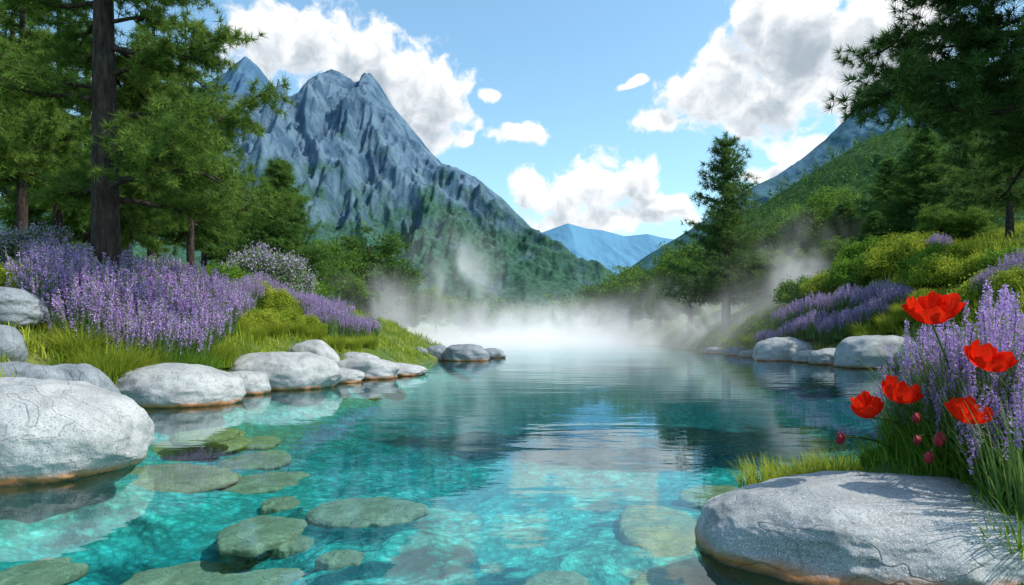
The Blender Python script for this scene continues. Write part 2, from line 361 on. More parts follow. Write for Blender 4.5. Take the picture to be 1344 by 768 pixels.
def wrock(x0, x1, top, bot, label, sub=5, seed=0, mat='rock', Yf=None, asp=.8, low=.25, **kw):
    Yf = Yf or CAMZ*F/(bot-HZ)
    rx0 = (x1-x0)/2/F*Yf; Yc = Yf+rx0*asp*.85; rx = (x1-x0)/2/F*Yc
    ztop = zt(top, Yc); zb = zt(bot, Yf); cz = zb+low*(ztop-zb)
    return rock((at((x0+x1)/2, Yc), Yc, cz), (rx, rx*asp, max(ztop-cz, .05)), label, sub, seed, mat, **kw)
wrock(-135, 172, 497, 634, 'huge smooth pale granite boulder at the left edge, half in the water', 7, 2, e=2.2, amp=.17)
wrock(155, 315, 478, 534, 'rounded grey boulder at the waterline below the grass tufts, left bank', 6, 5, e=2.3, amp=.18)
wrock(270, 352, 487, 519, 'small low boulder tucked right of the rounded waterline boulder', 5, 8)
wrock(297, 440, 459, 512, 'broad pale boulder on the left shore below the yellow grass', 6, 11, e=2.2, amp=.2)
wrock(378, 443, 447, 488, 'grey boulder sitting behind the broad pale boulder on left shore', 5, 14, Yf=20)
wrock(402, 476, 484, 503, 'low flat rock at the waterline before the broad pale boulder', 5, 17, e=2.8)
wrock(430, 522, 469, 498, 'flat layered rock at the tip of the lavender slope', 5, 20, e=2.5, amp=.3)
wrock(470, 558, 477, 494, 'long low wet rock reaching furthest right from the left shore', 5, 23, e=2.5, amp=.3)
wrock(440, 500, 462, 486, 'weathered rock half hidden behind the flat layered rock', 5, 24, Yf=22)
for a, l in zip([(496, 533, 456, 476), (527, 562, 456, 474), (556, 592, 453, 473), (583, 642, 452, 474), (622, 662, 458, 470)],
                ['dark small rock, first in the distant row off the left shore', 'dark small rock, second in the distant row off the left shore', 'rounded rock, third in the distant row off the left shore', 'largest pale rock in the distant row jutting into the steaming pool', 'last tiny low rock at the tip of the distant row']):
    wrock(*a, l, 5, a[0], 'rock2', amp=.25)
wrock(-70, 56, 378, 424, 'grey boulder high on the left bank beneath the yellow shrub', 6, 31, 'rock2', Yf=13, low=.35, asp=.7)
wrock(-60, 30, 428, 480, 'grey boulder at left edge beneath the high bank boulder', 5, 33, 'rock2', Yf=11.4, low=.2, asp=.6)
wrock(-45, 82, 474, 512, 'low grey boulder at left edge just behind the huge pale one', 5, 35, 'rock2', Yf=10.4, asp=.5, low=.1)
wrock(36, 150, 476, 530, 'wide blue-grey boulder between the huge pale boulder and the grass tufts', 6, 37, 'rock2', Yf=10.9, asp=.6, low=.1)
for a, l in zip([(990, 1067, 443, 474), (1064, 1106, 440, 464), (1042, 1078, 460, 476), (1064, 1116, 457, 479), (1100, 1202, 440, 484), (1192, 1270, 446, 488)],
                ['pale rounded boulder leftmost on the right shore below lavender', 'small boulder set back between the two big right-shore boulders', 'tiny low rock at the water edge on the right shore', 'low sloping rock touching the largest boulder of the right shore', 'largest pale boulder on the far right shore under yellow-green bush', 'boulder on the right shore partly hidden behind foreground lavender']):
    wrock(*a, l, 5, a[0], amp=.2)
for a, l in zip([(925, 958, 456, 464), (952, 990, 455, 467), (972, 1004, 459, 469)], ['faint low rock in mist, farthest left off the right shore', 'dark low rock in mist beside the right shore', 'small dark rock in mist nearest the right-shore boulders']):
    wrock(*a, l, 5, a[0], 'rock2')
rock((2.36, 4.42, .0), (1.10, .84, .43), 'large speckled grey boulder in the right foreground under the poppies', 7, 61, e=2.4, amp=.15)
rock((3.55, 4.05, .0), (.6, .7, .26), 'grey boulder at right edge under the foreground flowers', 6, 63)
# submerged stones: low flat stones lying on the bed
sub = [(228, 583, 150, 48, 'large brownish submerged stone next to the huge pale boulder'), (215, 623, 170, 38, 'long submerged stone in front of the huge pale boulder'),
       (333, 600, 74, 26, 'greenish submerged stone right of the brownish one'), (348, 628, 84, 28, 'oval submerged stone above the round dark-rimmed one'),
       (345, 690, 92, 40, 'round green submerged stone at left centre'), (478, 665, 135, 38, 'wide flat submerged stone alone near the pool centre'),
       (368, 655, 44, 16, 'small submerged stone above the round green one'), (385, 708, 54, 18, 'small submerged stone right of the round green one'),
       (30, 752, 95, 56, 'submerged stone in the bottom left corner'), (235, 750, 130, 44, 'pale submerged stone at bottom edge left of the widest'),
       (365, 758, 215, 42, 'widest submerged slab at the bottom edge'), (335, 577, 58, 14, 'thin submerged stone farthest back on the left'),
       (272, 566, 74, 16, 'submerged stone beyond the large brownish one'), (872, 692, 115, 80, 'large pale submerged stone left of the speckled foreground boulder'),
       (885, 764, 105, 60, 'submerged stone at bottom edge beside the foreground boulder'), (950, 648, 100, 34, 'rusty submerged stone behind the speckled foreground boulder'),
       (735, 762, 90, 36, 'deep submerged stone at bottom centre'), (1085, 580, 60, 12, 'submerged stone by the right bank behind the grass tuft'), (448, 726, 60, 20, 'small deep submerged stone right of the round ones')]
for i, (px, py, w, h, l) in enumerate(sub):
    Y = (CAMZ+.3)*F/(py-HZ)
    for _ in range(4): g0 = min(gz(at(px, Y), Y), -.08); tz = g0+min(.08, -g0*.6); Y = (CAMZ-tz)*F/(py-HZ)
    K = (CAMZ-tz)*F; ry = (K/(py-h/2-HZ)-K/(py+h/2-HZ))/2; x = at(px, Y); rz = (tz-g0)
    rock((x, Y, g0), (w/2/F*Y*1.05, ry, rz), l, 5, 70+i, 'slabpale' if i in (13, 14, 15, 0, 1, 12) else 'slab', 2.1, .26, 'submerged_stone', 'stone', slab=True)

# ------------------------------------------------------------------ vegetation prototypes
def pine(name, H, zlow, reach, nl, mat, rbase, skipcam=True, tk=34, nl_len=.2, nw=.013, dens=1.0, ztop_frac=1.0, taper=.8, droop=0.):
    root = empty(name, (0, 0, 0), 'x', 'tree')
    lean = rng.uniform(-.15, .15, 2); zz = np.linspace(-.4, H, 16)
    cx = lean[0]*np.sin(zz/H*3)+0*zz; cy = lean[1]*np.sin(zz/H*2.5)
    tr = [tube(np.column_stack([cx, cy, zz]), rbase*(1-.75*np.clip(zz/H, 0, 1))*(1+.35*np.exp(-np.clip(zz, 0, 9)*2.5)), 14)]
    Ct, Dt = [], []
    for i in range(nl):
        t = (i+rng.uniform(0, 1))/nl; z0 = zlow+(H*ztop_frac-zlow)*t
        a = rng.uniform(0, 2*math.pi)
        if skipcam and z0 < 10:
            while math.sin(a) < -.45: a = rng.uniform(0, 2*math.pi)
        L = reach*(1-taper*t**1.3)*rng.uniform(.6, 1.12); d = np.array([math.cos(a), math.sin(a), 0])
        st = np.linspace(0, 1, 8)[:, None]; side = np.array([-d[1], d[0], 0])*rng.uniform(-.25, .25)
        z_up = rng.uniform(-.15, .25)-droop
        pts = np.array([np.interp(z0, zz, cx), np.interp(z0, zz, cy), z0])+d*L*st+side*L*st**2+np.array([0, 0, 1])*L*(z_up*st+.12*np.sin(st*5+i)*st)
        tr.append(tube(pts, .05*L/3*(1.15-st[:, 0])+.008, 6))
        ntw = int(17*L/3*dens)
        for jn in range(ntw):
            u = rng.uniform(.15, 1); b = pts[min(int(u*7), 6)]+(pts[min(int(u*7)+1, 7)]-pts[min(int(u*7), 6)])*(u*7 % 1)
            sa = a+rng.choice([-1, 1])*rng.uniform(.3, 1.3); l2 = L*.30*(1.25-u*.6)*rng.uniform(.6, 1.2)
            d2 = nrm(np.array([math.cos(sa), math.sin(sa), rng.uniform(-.35, .6)]))
            e = b+d2*l2; tr.append(tube([b, (b+e)/2+[0, 0, -.03*l2], e], [.012, .009, .005], 3))
            nt_ = max(3, int(l2/.11)); w = np.linspace(.25, 1.05, nt_)[:, None]
            Ct.append(b+(e-b)*w+rng.normal(size=(nt_, 3))*.06); Dt.append(np.tile(d2+np.array([0, 0, .25]), (nt_, 1)))
    Ct = np.concatenate(Ct); Dt = nrm(np.concatenate(Dt))
    V, Fc = cat_mesh(tr); mk('trunk', V, Fc, M['bark'], root, True)
    V, Fc = needles(Ct, Dt, tk, nl_len, nw, .75); mk('crown', V, Fc, M[mat], root)
    return root
def fir(name, H, Rr, mat, tk=16, gap=.0, nlv=30, per=6, pw=.85, z0f=.1, nl=.34, nw=.035, spac=.30, tr_=.018):
    root = empty(name, (0, 0, 0), 'x', 'tree'); tr = [tube([(0, 0, -.5), (0, 0, H*.5), (0, 0, H)], [tr_*H, tr_*.6*H, .02], 8)]
    Ct, Dt = [], []
    for i in range(nlv):
        t = i/nlv; z0 = H*(z0f+(.98-z0f)*t)
        for j in range(per):
            if rng.uniform() < gap: continue
            a = rng.uniform(0, 6.283); L = Rr*((1-t)**pw)*rng.uniform(.5, 1.18)+.18; d = np.array([math.cos(a), math.sin(a), 0])
            n_ = max(3, int(L/spac)+1); st = np.linspace(.12, 1, n_)[:, None]; dr = rng.uniform(-.28, .0)+.5*t
            z1 = z0+rng.uniform(-.25, .25)*H/nlv
            pts = np.array([0, 0, z1])+d*L*st+np.array([0, 0, 1])*L*(dr*st+.22*st**3)
            tr.append(tube(np.vstack([[0, 0, z1], pts[n_//2], pts[-1]]), [.03, .02, .008], 4))
            for k_ in (-1, 0, 1):
                sd = np.array([-d[1], d[0], 0])*k_*L*.22*np.sin(st*2.6); Ct.append(pts+sd+rng.normal(size=(n_, 3))*.09); Dt.append(np.tile(d+np.array([0, 0, .3]), (n_, 1)))
    Ct = np.concatenate(Ct+[np.array([[0, 0, H-.15], [0, 0, H]])]); Dt = nrm(np.concatenate(Dt+[np.array([[0, 0, 1.], [0, 0, 1.]])]))
    V, Fc = cat_mesh(tr); mk('trunk', V, Fc, M['bark'], root, True)
    V, Fc = needles(Ct, Dt, tk, nl, nw, .6); mk('crown', V, Fc, M[mat], root); return root
def broad(name, H, Rr, mat, ncl=260, nlf=100, lf=.19):
    root = empty(name, (0, 0, 0), 'x', 'tree'); tr = [tube([(0, 0, -.4), (.1, 0, H*.3), (0, .1, H*.7)], [.035*H, .025*H, .01*H], 8)]; P_ = []
    lob = [(rng.uniform(-.5, .5)*Rr, rng.uniform(-.5, .5)*Rr, H*rng.uniform(.25, .82), Rr*rng.uniform(.35, .6)) for _ in range(13)]
    for (lx, ly, lz, lr) in lob:
        tr.append(tube([(0, 0, H*.2), (lx*.5, ly*.5, (H*.3+lz)/2), (lx, ly, lz)], [.018*H, .012*H, .004*H], 5))
    for i in range(ncl):
        lx, ly, lz, lr = lob[i % 13]; d = nrm(rng.normal(size=3)); c = np.array([lx, ly, lz])+d*lr*rng.uniform(.5, 1.1)*np.array([1, 1, .8])
        P_.append(c+rng.normal(size=(nlf, 3))*lr*.15*np.array([1, 1, .6]))
    V, Fc = cat_mesh(tr); mk('trunk', V, Fc, M['bark'], root, True)
    V, Fc = leaves(np.concatenate(P_), lf); mk('crown', V, Fc, M[mat], root); return root
def lavender(h, rad, ns, spike, nf, fs, sw, leafn=260, lw=.012, lh=(.35, .75)):
    root = empty('lavender_bush', (0, 0, 0), 'x', 'lavender'); a = rng.uniform(0, 6.283, ns); q = np.sqrt(rng.uniform(0, 1, ns)); hh = h*rng.uniform(.66, 1.06, ns)*(1-.28*q**2)
    b = np.column_stack([np.cos(a)*q*rad*.5, np.sin(a)*q*rad*.5, 0*a-.05]); tip = np.column_stack([np.cos(a)*q*rad, np.sin(a)*q*rad, hh])+rng.normal(size=(ns, 3))*np.array([.05, .05, .0])*h
    mid = (b+tip)/2+np.column_stack([np.cos(a)*q, np.sin(a)*q, 0*a])*rad*.12
    def curve(t): return (1-t)**2*b+2*t*(1-t)*(2*mid-(b+tip)/2)+t**2*tip
    st = []
    for s0, s1 in ((0, .35), (.35, .7), (.7, 1)):
        A, B = curve(s0), curve(s1); sd = nrm(np.cross(B-A, rng.normal(size=(ns, 3))))*lw*.4
        V = np.stack([A-sd, A+sd, B+sd*.7, B-sd*.7], 1).reshape(-1, 3); st.append((V, np.arange(len(V)).reshape(-1, 4)))
    la = rng.uniform(0, 6.283, leafn); lq = np.sqrt(rng.uniform(0, 1, leafn))
    st.append(blades(np.column_stack([np.cos(la)*lq*rad*.7, np.sin(la)*lq*rad*.7, 0*la-.05]), h*rng.uniform(*lh, leafn), lw*1.5, .4, la+rng.normal(size=leafn)*.5, 4))
    V, Fc = cat_mesh(st); mk('foliage', V, Fc, M['lavleaf'], root)
    Tn = nrm(curve(1.)-curve(.85)); t = rng.uniform(0, 1, (ns, nf, 1)); t = np.floor(t*9)/9+rng.normal(size=t.shape)*.02
    sl = spike*rng.uniform(.55, 1.2, (ns, 1, 1))
    c = tip[:, None]-Tn[:, None]*sl*(1-t)+nrm(rng.normal(size=(ns, nf, 3)))*sw*(.25+.75*np.sin(np.clip(t, 0, 1)*2.7+.2))*.5
    V, Fc = leaves(c.reshape(-1, 3), fs, .2); mk('flower_spikes', V, Fc, M['lav'], root)
    return root
def tuft(name, h, rad, n, w, mat, lean=.5):
    root = empty(name, (0, 0, 0), 'x', 'grass'); a = rng.uniform(0, 6.283, n); q = np.sqrt(rng.uniform(0, 1, n))
    V, Fc = blades(np.column_stack([np.cos(a)*q*rad, np.sin(a)*q*rad, 0*a-.04]), h*rng.uniform(.5, 1.05, n)*(1-.3*q), w, lean, a+rng.normal(size=n)*.7, 5)
    mk('blades', V, Fc, M[mat], root); return root
def shrub(name, Rr, H, mat, flower=None, n=16000, lf=.09):
    root = empty(name, (0, 0, 0), 'x', 'shrub'); k = 60; d = nrm(rng.normal(size=(k, 3))); d[:, 2] = np.abs(d[:, 2])
    c = d*rng.uniform(.5, .95, (k, 1))*np.array([Rr, Rr, H]); idx = rng.integers(0, k, n); P_ = c[idx]+rng.normal(size=(n, 3))*Rr*.12; P_[:, 2] = np.abs(P_[:, 2])
    V, Fc = leaves(P_, lf); mk('foliage', V, Fc, M[mat], root)
    tr = [tube([(0, 0, -.1), c[i]*.5, c[i]], [.03, .02, .008], 4) for i in range(0, k, 4)]; V, Fc = cat_mesh(tr); mk('stems', V, Fc, M['bark'], root)
    if flower:
        idx = rng.integers(0, k, n); P_ = c[idx]*1.08+rng.normal(size=(n, 3))*Rr*.11; P_[:, 2] = np.abs(P_[:, 2]); V, Fc = leaves(P_, lf*.7); mk('blossom', V, Fc, M[flower], root)
    return root

# big pines
tp = pine('pine_tree', 15, 2.6, 3.8, 70, 'needle', .34, True, 34, .22, .016, 1.6)
x, Y = at(141, 16), 16; place(tp, (x, Y, gz(x, Y)-.2), 'tallest near pine with thick dark bare trunk rising out of the top, left bank', 'tree')
tp = pine('pine_tree', 13, 4.6, 3.9, 84, 'needle3', .32, False, 34, .23, .017, 1.9, droop=.08, taper=.7)
x, Y = at(1425, 13), 13; place(tp, (x, Y, gz(x, Y)-.2), 'near pine overhanging the top right corner of the view', 'tree')
pA = pine('pine_tree', 13, 3.2, 3.4, 62, 'needle', .27, False, 22, .30, .030, 1.25, taper=.8)
pB = pine('pine_tree', 12, 2.2, 3.1, 58, 'needle2', .24, False, 22, .32, .032, 1.25, taper=.85)
def tree(proto, px, Y, top, H, label, cat='tree', group=None, w=1, zoff=-.1):
    x = at(px, Y); g = gz(x, Y); sz = (zt(top, Y)-g)/H
    place(proto, (x, Y, g+zoff), label, cat, group, rng.uniform(0, 6.28), (sz*w, sz*w, sz))
tree(pA, 28, 24, -80, 13, 'pine with slim dark trunk at far left behind the mauve shrub', w=.85)
tree(pB, 74, 28, -30, 12, 'second slim pine from the left edge, behind the mauve shrub', w=.85)
tree(pA, 250, 25, 70, 13, 'pine with thin trunk right of the tallest near pine', w=.85)
tree(pB, 200, 33, 10, 12, 'pine in back row just right of the thick trunk')
tree(pA, -60, 20, -150, 13, 'pine at the left edge of the view')
tree(pB, 268, 38, 160, 12, 'pine in back row left of the pointed fir', w=.9)
tree(pA, 115, 42, 30, 13, 'pine in back row just left of the thick trunk', w=1.1)
tree(pB, 20, 40, 10, 12, 'pine in back row at the left edge', w=1.2)
tree(pB, 165, 45, 60, 12, 'pine filling the gap behind the thick trunk', w=1.2)
fA = fir('fir_tree', 12, 3.2, 'needle2', nlv=32, per=8)
fC = fir('fir_tree', 12, 3.2, 'needle2', nlv=34, per=12, pw=.9, z0f=.06, tk=18)
fB = fir('fir_tree', 12, 3.0, 'needle3', gap=.1, nlv=20, per=9, pw=.75, z0f=.16, tr_=.022)
tree(fC, 366, 36, 206, 12, 'pointed bright green fir beside the mountain foot, left side', w=1.45)
tree(fA, 312, 46, 236, 12, 'smaller fir behind the left of the pointed fir', w=1.1)
tree(fB, 953, 47, 174, 12, 'tall tapering pine standing alone at right centre in the mist', w=1.1)
tree(fC, 1214, 42, 168, 12, 'tall fir on the right slope beneath the overhanging pine', w=1.6)
tree(fA, 1168, 47, 205, 12, 'fir left of the tall right slope fir', w=1.5)
tree(fB, 1266, 38, 170, 12, 'dark fir on right slope, right of the tall fir', w=1.5)
tree(fC, 1108, 44, 262, 12, 'short fir on right slope behind the long lavender band', w=1.8)
tree(fC, 1148, 39, 275, 12, 'bushy short fir just before the taller slope firs', w=1.9)
tree(pA, 1325, 30, 90, 13, 'pine crown at the right edge below the overhanging boughs', w=1.1)
bA = broad('broadleaf_tree', 8, 3.7, 'leaf', 300); bB = broad('broadleaf_tree', 8, 3.4, 'leafd', 300, lf=.21)
for a in [(bB, 484, 55, 288, 'rounded broadleaf tree at the end of the left bank', 1.15), (bA, 432, 50, 318, 'low broadleaf tree between the pointed fir and the rounded tree', 1.1),
          (bB, 530, 66, 345, 'hazy broadleaf tree right of the rounded tree', 1), (bA, 572, 90, 380, 'small misty tree, first along the distant left shore', 1.1), (bB, 620, 112, 394, 'small misty tree, second along the distant left shore', 1.3),
          (bA, 905, 58, 326, 'leafy tree directly left of the lone tall pine', 1), (bB, 992, 56, 322, 'leafy tree directly right of the lone tall pine', 1.1), (bA, 1075, 50, 252, 'tall hazy leafy tree between the lone pine and the firs', 1.),
          (bA, 1035, 60, 275, 'hazy leafy tree left of the tall hazy one', 1.1), (bA, 1130, 46, 290, 'leafy tree before the firs on the right slope', 1.1), (bB, 866, 80, 338, 'leafy tree second left of the lone tall pine', 1.1),
          (bA, 828, 95, 352, 'distant leafy tree on right shore, nearer the valley gap', 1.2), (bB, 792, 112, 368, 'most distant leafy tree of the right shore beside the valley gap', 1.5), (bB, 1200, 36, 296, 'leafy tree low on the right slope behind the grass', 1.3),
          (bA, 1270, 34, 272, 'leafy tree low on the right slope near the edge', 1.3), (bA, 1022, 46, 330, 'low leafy tree in the mist above the lavender band', 1.4), (bB, 1062, 43, 322, 'low dark leafy tree right of the misty low one', 1.4), (bA, 1104, 41, 314, 'low leafy tree above the middle of the lavender band', 1.4), (bA, 1235, 35, 268, 'leafy tree under the tall slope firs', 1.2)]:
    tree(a[0], a[1], a[2], a[3], 8*.92, a[4], w=a[5])

# lavender
lvA = lavender(1.3, .74, 240, .40, 34, .034, .044, 520, .018); lvB = lavender(1.22, .70, 220, .38, 34, .034, .044, 480, .018)
def put(pr, px, Y, label, cat, group, s=1): x = at(px, Y); place(pr, (x, Y, gz(x, Y)-.03), label, cat, group, rng.uniform(0, 6.28), s*rng.uniform(.93, 1.07))
for i, (px, Y, s) in enumerate([(74, 14.6, 1.1), (98, 14.6, 1.15), (130, 14.7, 1.2), (165, 14.8, 1.15), (198, 15.6, 1.2), (110, 15.8, 1.2), (150, 16.2, 1.2), (190, 16.8, 1.2), (228, 16.6, 1.2), (222, 18, 1.15), (255, 17.8, 1.1), (285, 19, 1.0), (262, 16.6, 1.), (72, 16, 1.1), (195, 14.5, 1.), (225, 15.2, 1.05), (280, 17.6, .95), (298, 20.4, .95), (118, 14.0, .95), (160, 14.1, .95), (246, 15.9, 1.)]):
    put((lvA, lvB)[i % 2], px, Y, 'purple lavender bush in the tall dense mass below the tallest near pine', 'lavender', 'lavender bushes below the big pine', s*1.08)
for i, (px, Y, s) in enumerate([(325, 24, .9), (378, 26, .9), (405, 25, .95), (425, 24, .95), (448, 25, .9), (468, 26, .8), (440, 27, 1), (392, 27, .9), (340, 26, 1), (360, 27, 1), (415, 26.5, 1), (482, 27.5, .8)]):
    put((lvA, lvB)[i % 2], px, Y, 'purple lavender bush in the low band on the tapering end of left bank', 'lavender', 'lavender bushes on the left point', s)
for i, (px, Y, s) in enumerate([(1006, 37, .9), (1022, 35.6, .95), (1040, 34.6, 1.0), (1057, 33.6, 1.0), (1074, 32.8, 1.0), (1091, 32, 1.0), (1108, 31.3, 1.0), (1125, 30.6, 1.0), (1142, 30.1, 1.0), (1160, 29.6, 1.0), (1178, 29.4, 1.0), (1050, 35.2, 1.1), (1072, 34.2, 1.1), (1094, 33.3, 1.15), (1116, 32.4, 1.15), (1138, 31.5, 1.15), (1160, 30.8, 1.1), (1030, 36.5, 1)]):
    put((lvA, lvB)[i % 2], px, Y, 'pale purple lavender bush in the band above the right-shore boulders', 'lavender', 'lavender bushes above the right shore', s)
for i, (px, Y, s) in enumerate([(1205, 33.4, .8), (1232, 32.6, .8), (1308, 24, 1.), (1322, 24, 1.0), (1345, 23.5, 1.0)]):
    put((lvA, lvB)[i % 2], px, Y, 'lavender bush up on the crest of the right grassy slope', 'lavender', 'lavender bushes on the right slope', s)
lvC = lavender(1.2, .48, 46, .34, 130, .021, .044, 380, .011, (.35, .92))
for i, (px, Y, s) in enumerate([(1262, 4.9, .85), (1330, 4.7, .98), (1385, 4.5, 1.0), (1300, 5.2, .98), (1228, 5.3, .78), (1290, 4.6, .75), (1345, 5.4, 1.05), (1200, 5.6, .66), (1372, 4.05, .9)]):  # last bush, rooted out of view, is added to cast shadow on the boulder
    put(lvC, px, Y, 'tall lavender bush right behind the red poppies in the right foreground', 'lavender', 'foreground lavender bushes', s)
# tufts
tY = tuft('grass_clump', 1.15, .38, 1000, .015, 'grassy', .6); tG = tuft('grass_clump', 1.15, .4, 900, .017, 'grass', .6)
for px, Y, s, pr, l in [(104, 13.3, .95, tY, 'leftmost bright grass clump in front of the lavender mass'), (140, 13.0, 1.15, tY, 'big bright yellow-green grass clump over the wide blue-grey boulder'), (174, 13.6, 1.0, tY, 'bright grass clump above the rounded waterline boulder'),
                        (214, 14.2, 1.0, tG, 'dark green grass clump below the lavender mass'), (252, 14.8, 1.05, tG, 'green grass clump at right foot of the lavender mass'), (286, 16.2, .9, tY, 'yellowish grass clump behind the small low boulder')]:
    put(pr, px, Y, l, 'grass', None, s)
for px, Y in [(310, 18.5), (335, 19.5), (362, 21), (330, 22), (355, 23), (388, 22), (412, 22.5), (440, 23), (465, 24), (485, 25), (300, 20.5), (385, 24)]:
    put(tY, px, Y, 'yellow-green grass clump on slope above the broad pale boulder', 'grass', 'grass clumps on the left point', .7)
for px, Y in [(1100, 29.6), (1122, 29), (1145, 28.6), (1168, 28.3), (1190, 28), (1212, 28), (1135, 29.6), (985, 39)]:
    put(tY, px, Y, 'yellow-green grass clump just above the right-shore boulders', 'grass', 'grass clumps on right shore', 1.0)
tF = tuft('grass_clump', .40, .26, 460, .008, 'grassy', .5)
for px, Y, l in [(1012, 6.2, 'small yellow grass tuft at water edge, left of its pair'), (1052, 6.15, 'yellow grass tuft in the middle behind the speckled boulder'), (1095, 6.0, 'yellow grass tuft next to the strap-leaved plant')]:
    x = at(px, Y); place(tF, (x, Y, max(gz(x, Y), -.02)), l, 'grass', None, px, 1.1)
tL = tuft('leafy_clump', .80, .26, 190, .02, 'grass', .8)
for px, Y, s, l in [(1190, 5.3, .7, 'strap-leaved green clump under the two small poppies'), (1250, 4.7, .75, 'strap-leaved green clump over the speckled boulder'), (1300, 4.45, .75, 'strap-leaved green clump under the lowest right poppy'), (1345, 4.2, .85, 'strap-leaved green clump at the right edge'), (1155, 5.7, .55, 'strap-leaved clump furthest left beside yellow grass'), (1340, 3.8, .72, 'strap-leaved green clump hanging over the lower right corner'), (1222, 5.0, .7, 'strap-leaved clump just behind the crest of the speckled boulder'), (1275, 4.9, .9, 'tallest strap-leaved clump among the foreground lavender'), (1312, 4.1, .62, 'low strap-leaved clump leaning over the right flank of the speckled boulder')]:
    put(tL, px, Y, l, 'leafy plant', None, s)
# shrubs
sM = shrub('flowering_shrub', 1.15, 1.5, 'lavleaf', 'mauve', 22000, .08); sY = shrub('green_shrub', 1.0, 1.0, 'grassy', None, 14000, .08); sG = shrub('green_shrub', 1.1, 1.1, 'grass', None, 14000, .09)
put(sM, 44, 17.5, 'pale mauve flowering shrub at left edge under the pines', 'shrub', None, 1.15)
put(sM, 350, 30, 'pale mauve flowering shrub before the pointed fir', 'shrub', None, 1.6)
put(sM, 215, 23, 'small mauve flowering shrub right of the thick trunk', 'shrub', None, .8)
put(sY, 56, 15.2, 'yellow-green shrub above the high bank boulder', 'shrub', None, .75); put(sY, 10, 14.8, 'yellow-green shrub at the left edge of the bank', 'shrub', None, .8)
put(sG, 280, 25, 'green shrub between thick trunk and mauve shrub', 'shrub', None, 1.1); put(sG, 400, 33, 'green shrub right of the large mauve shrub', 'shrub', None, 1.2)
put(sG, 110, 20, 'green shrub behind the lavender, left of the thick trunk', 'shrub', None, 1); put(sG, 310, 27, 'green shrub in front of large mauve shrub', 'shrub', None, 1.0)
put(sY, 1300, 24.5, 'yellow-green shrub on right slope crest', 'shrub', None, 1.2)
for px, Y, s in [(318, 20.5, .6), (348, 21.5, .65), (378, 22.5, .6), (405, 23, .55), (300, 18.8, .55), (435, 25, .5), (340, 25.5, .9), (475, 26.5, .5), (365, 24.5, .8), (290, 21, .8)]:
    put(sY, px, Y, 'low rounded yellow-green shrub among grass on the left point', 'shrub', 'low shrubs on the left point', s)
for px, Y, s in [(1215, 30.5, 1.0), (1235, 29, 1.2), (1196, 33.4, 1.2), (1230, 31, .9), (1265, 29.5, .9), (1285, 27, .9), (1250, 26, .9), (1320, 26, 1.0), (1220, 27.5, .8), (1340, 22, .8), (1160, 34, 1.3), (1210, 34, 1.1), (1125, 35, 1.3), (1085, 37, 1.3), (1050, 39, 1.3), (1180, 36, 1.4), (1140, 37.5, 1.4)]:
    put((sY, sG)[int(px) % 3 == 0], px, Y, 'rounded green shrub scattered on the right grassy slope', 'shrub', 'shrubs on the right slope', s)

# ground-cover grass
def cover(n, x0, x1, y0, y1, h, w, k, mat, label, dmax=14):
    x = rng.uniform(x0, x1, n); y = y0*(y1/y0)**rng.uniform(0, 1, n); g = terrain(x, y); d = np.maximum(np.interp(y, LY, LX)-x, x-np.interp(y, RY, RX))
    ok = (g > .08) & (d < dmax) & (d > .2) & (vnoise(x*1.3, y*1.3, 0, 77) > .22); x, y, g = x[ok], y[ok], g[ok]; Pp = np.repeat(np.column_stack([x, y, g-.03]), k, 0)+rng.normal(size=(len(x)*k, 3))*np.array([.12, .12, 0])
    V, Fc = blades(Pp, h*rng.uniform(.3, 1.1, len(Pp))*(.4+1.2*vnoise(Pp[:, 0]*1.1, Pp[:, 1]*1.1, 0, 31)), w, .6, None, 3); tag(mk('grass', V, Fc, M[mat]), label, 'grass', kind='stuff')
cover(15000, -22, -3, 9, 50, .32, .025, 9, 'grassy', 'short yellow-green grass growing over the left bank')
cover(15000, 2, 34, 14, 50, .45, .035, 9, 'grassy', 'short yellow-green grass growing over the right slope')
cover(3000, 2.5, 7, 4.0, 12, .20, .01, 10, 'grass', 'short green grass on the near right bank', 4)

# ------------------------------------------------------------------ poppies
def petal_mat():
    m, nt, out = newmat('red_petal'); O = objc(nt); c = mix(nt, noise(nt, O, 12, 4), (.62, .008, .004), (1.0, .045, .012))
    d = nt.nodes.new('ShaderNodeBsdfDiffuse'); t = nt.nodes.new('ShaderNodeBsdfTranslucent'); x = nt.nodes.new('ShaderNodeMixShader'); x.inputs[0].default_value = .30
    b = bump(nt, noise(nt, vm(nt, 'MULTIPLY', O, (1, 1, .25)), 55, 3), .8, .012); nt.links.new(b, d.inputs['Normal'])
    nt.links.new(c, d.inputs[0]); nt.links.new(c, t.inputs[0]); nt.links.new(d.outputs[0], x.inputs[1]); nt.links.new(t.outputs[0], x.inputs[2]); nt.links.new(x.outputs[0], out.inputs[0]); return m
M['petal'] = petal_mat()
m, nt, out = newmat('dark_stamens'); princ(nt, out, ramp(nt, noise(nt, objc(nt), 80, 2), [(.4, (.01, .008, .01)), (.6, (.10, .07, .02))]), .8); M['stamen'] = m
m, nt, out = newmat('green_stem'); princ(nt, out, ramp(nt, noise(nt, objc(nt), 30, 3), [(.3, (.05, .12, .02)), (.7, (.12, .22, .05))]), .6); M['stem'] = m
m, nt, out = newmat('crimson_bud'); princ(nt, out, ramp(nt, noise(nt, objc(nt), 40, 3), [(.3, (.16, .006, .015)), (.7, (.34, .014, .03))]), .55); M['bud'] = m
def stem_pts(base, head, bend):
    t = np.linspace(0, 1, 12)[:, None]; mid = (base+head)/2+np.array([bend, 0, .12])
    return (1-t)**2*base+2*t*(1-t)*mid+t*t*head
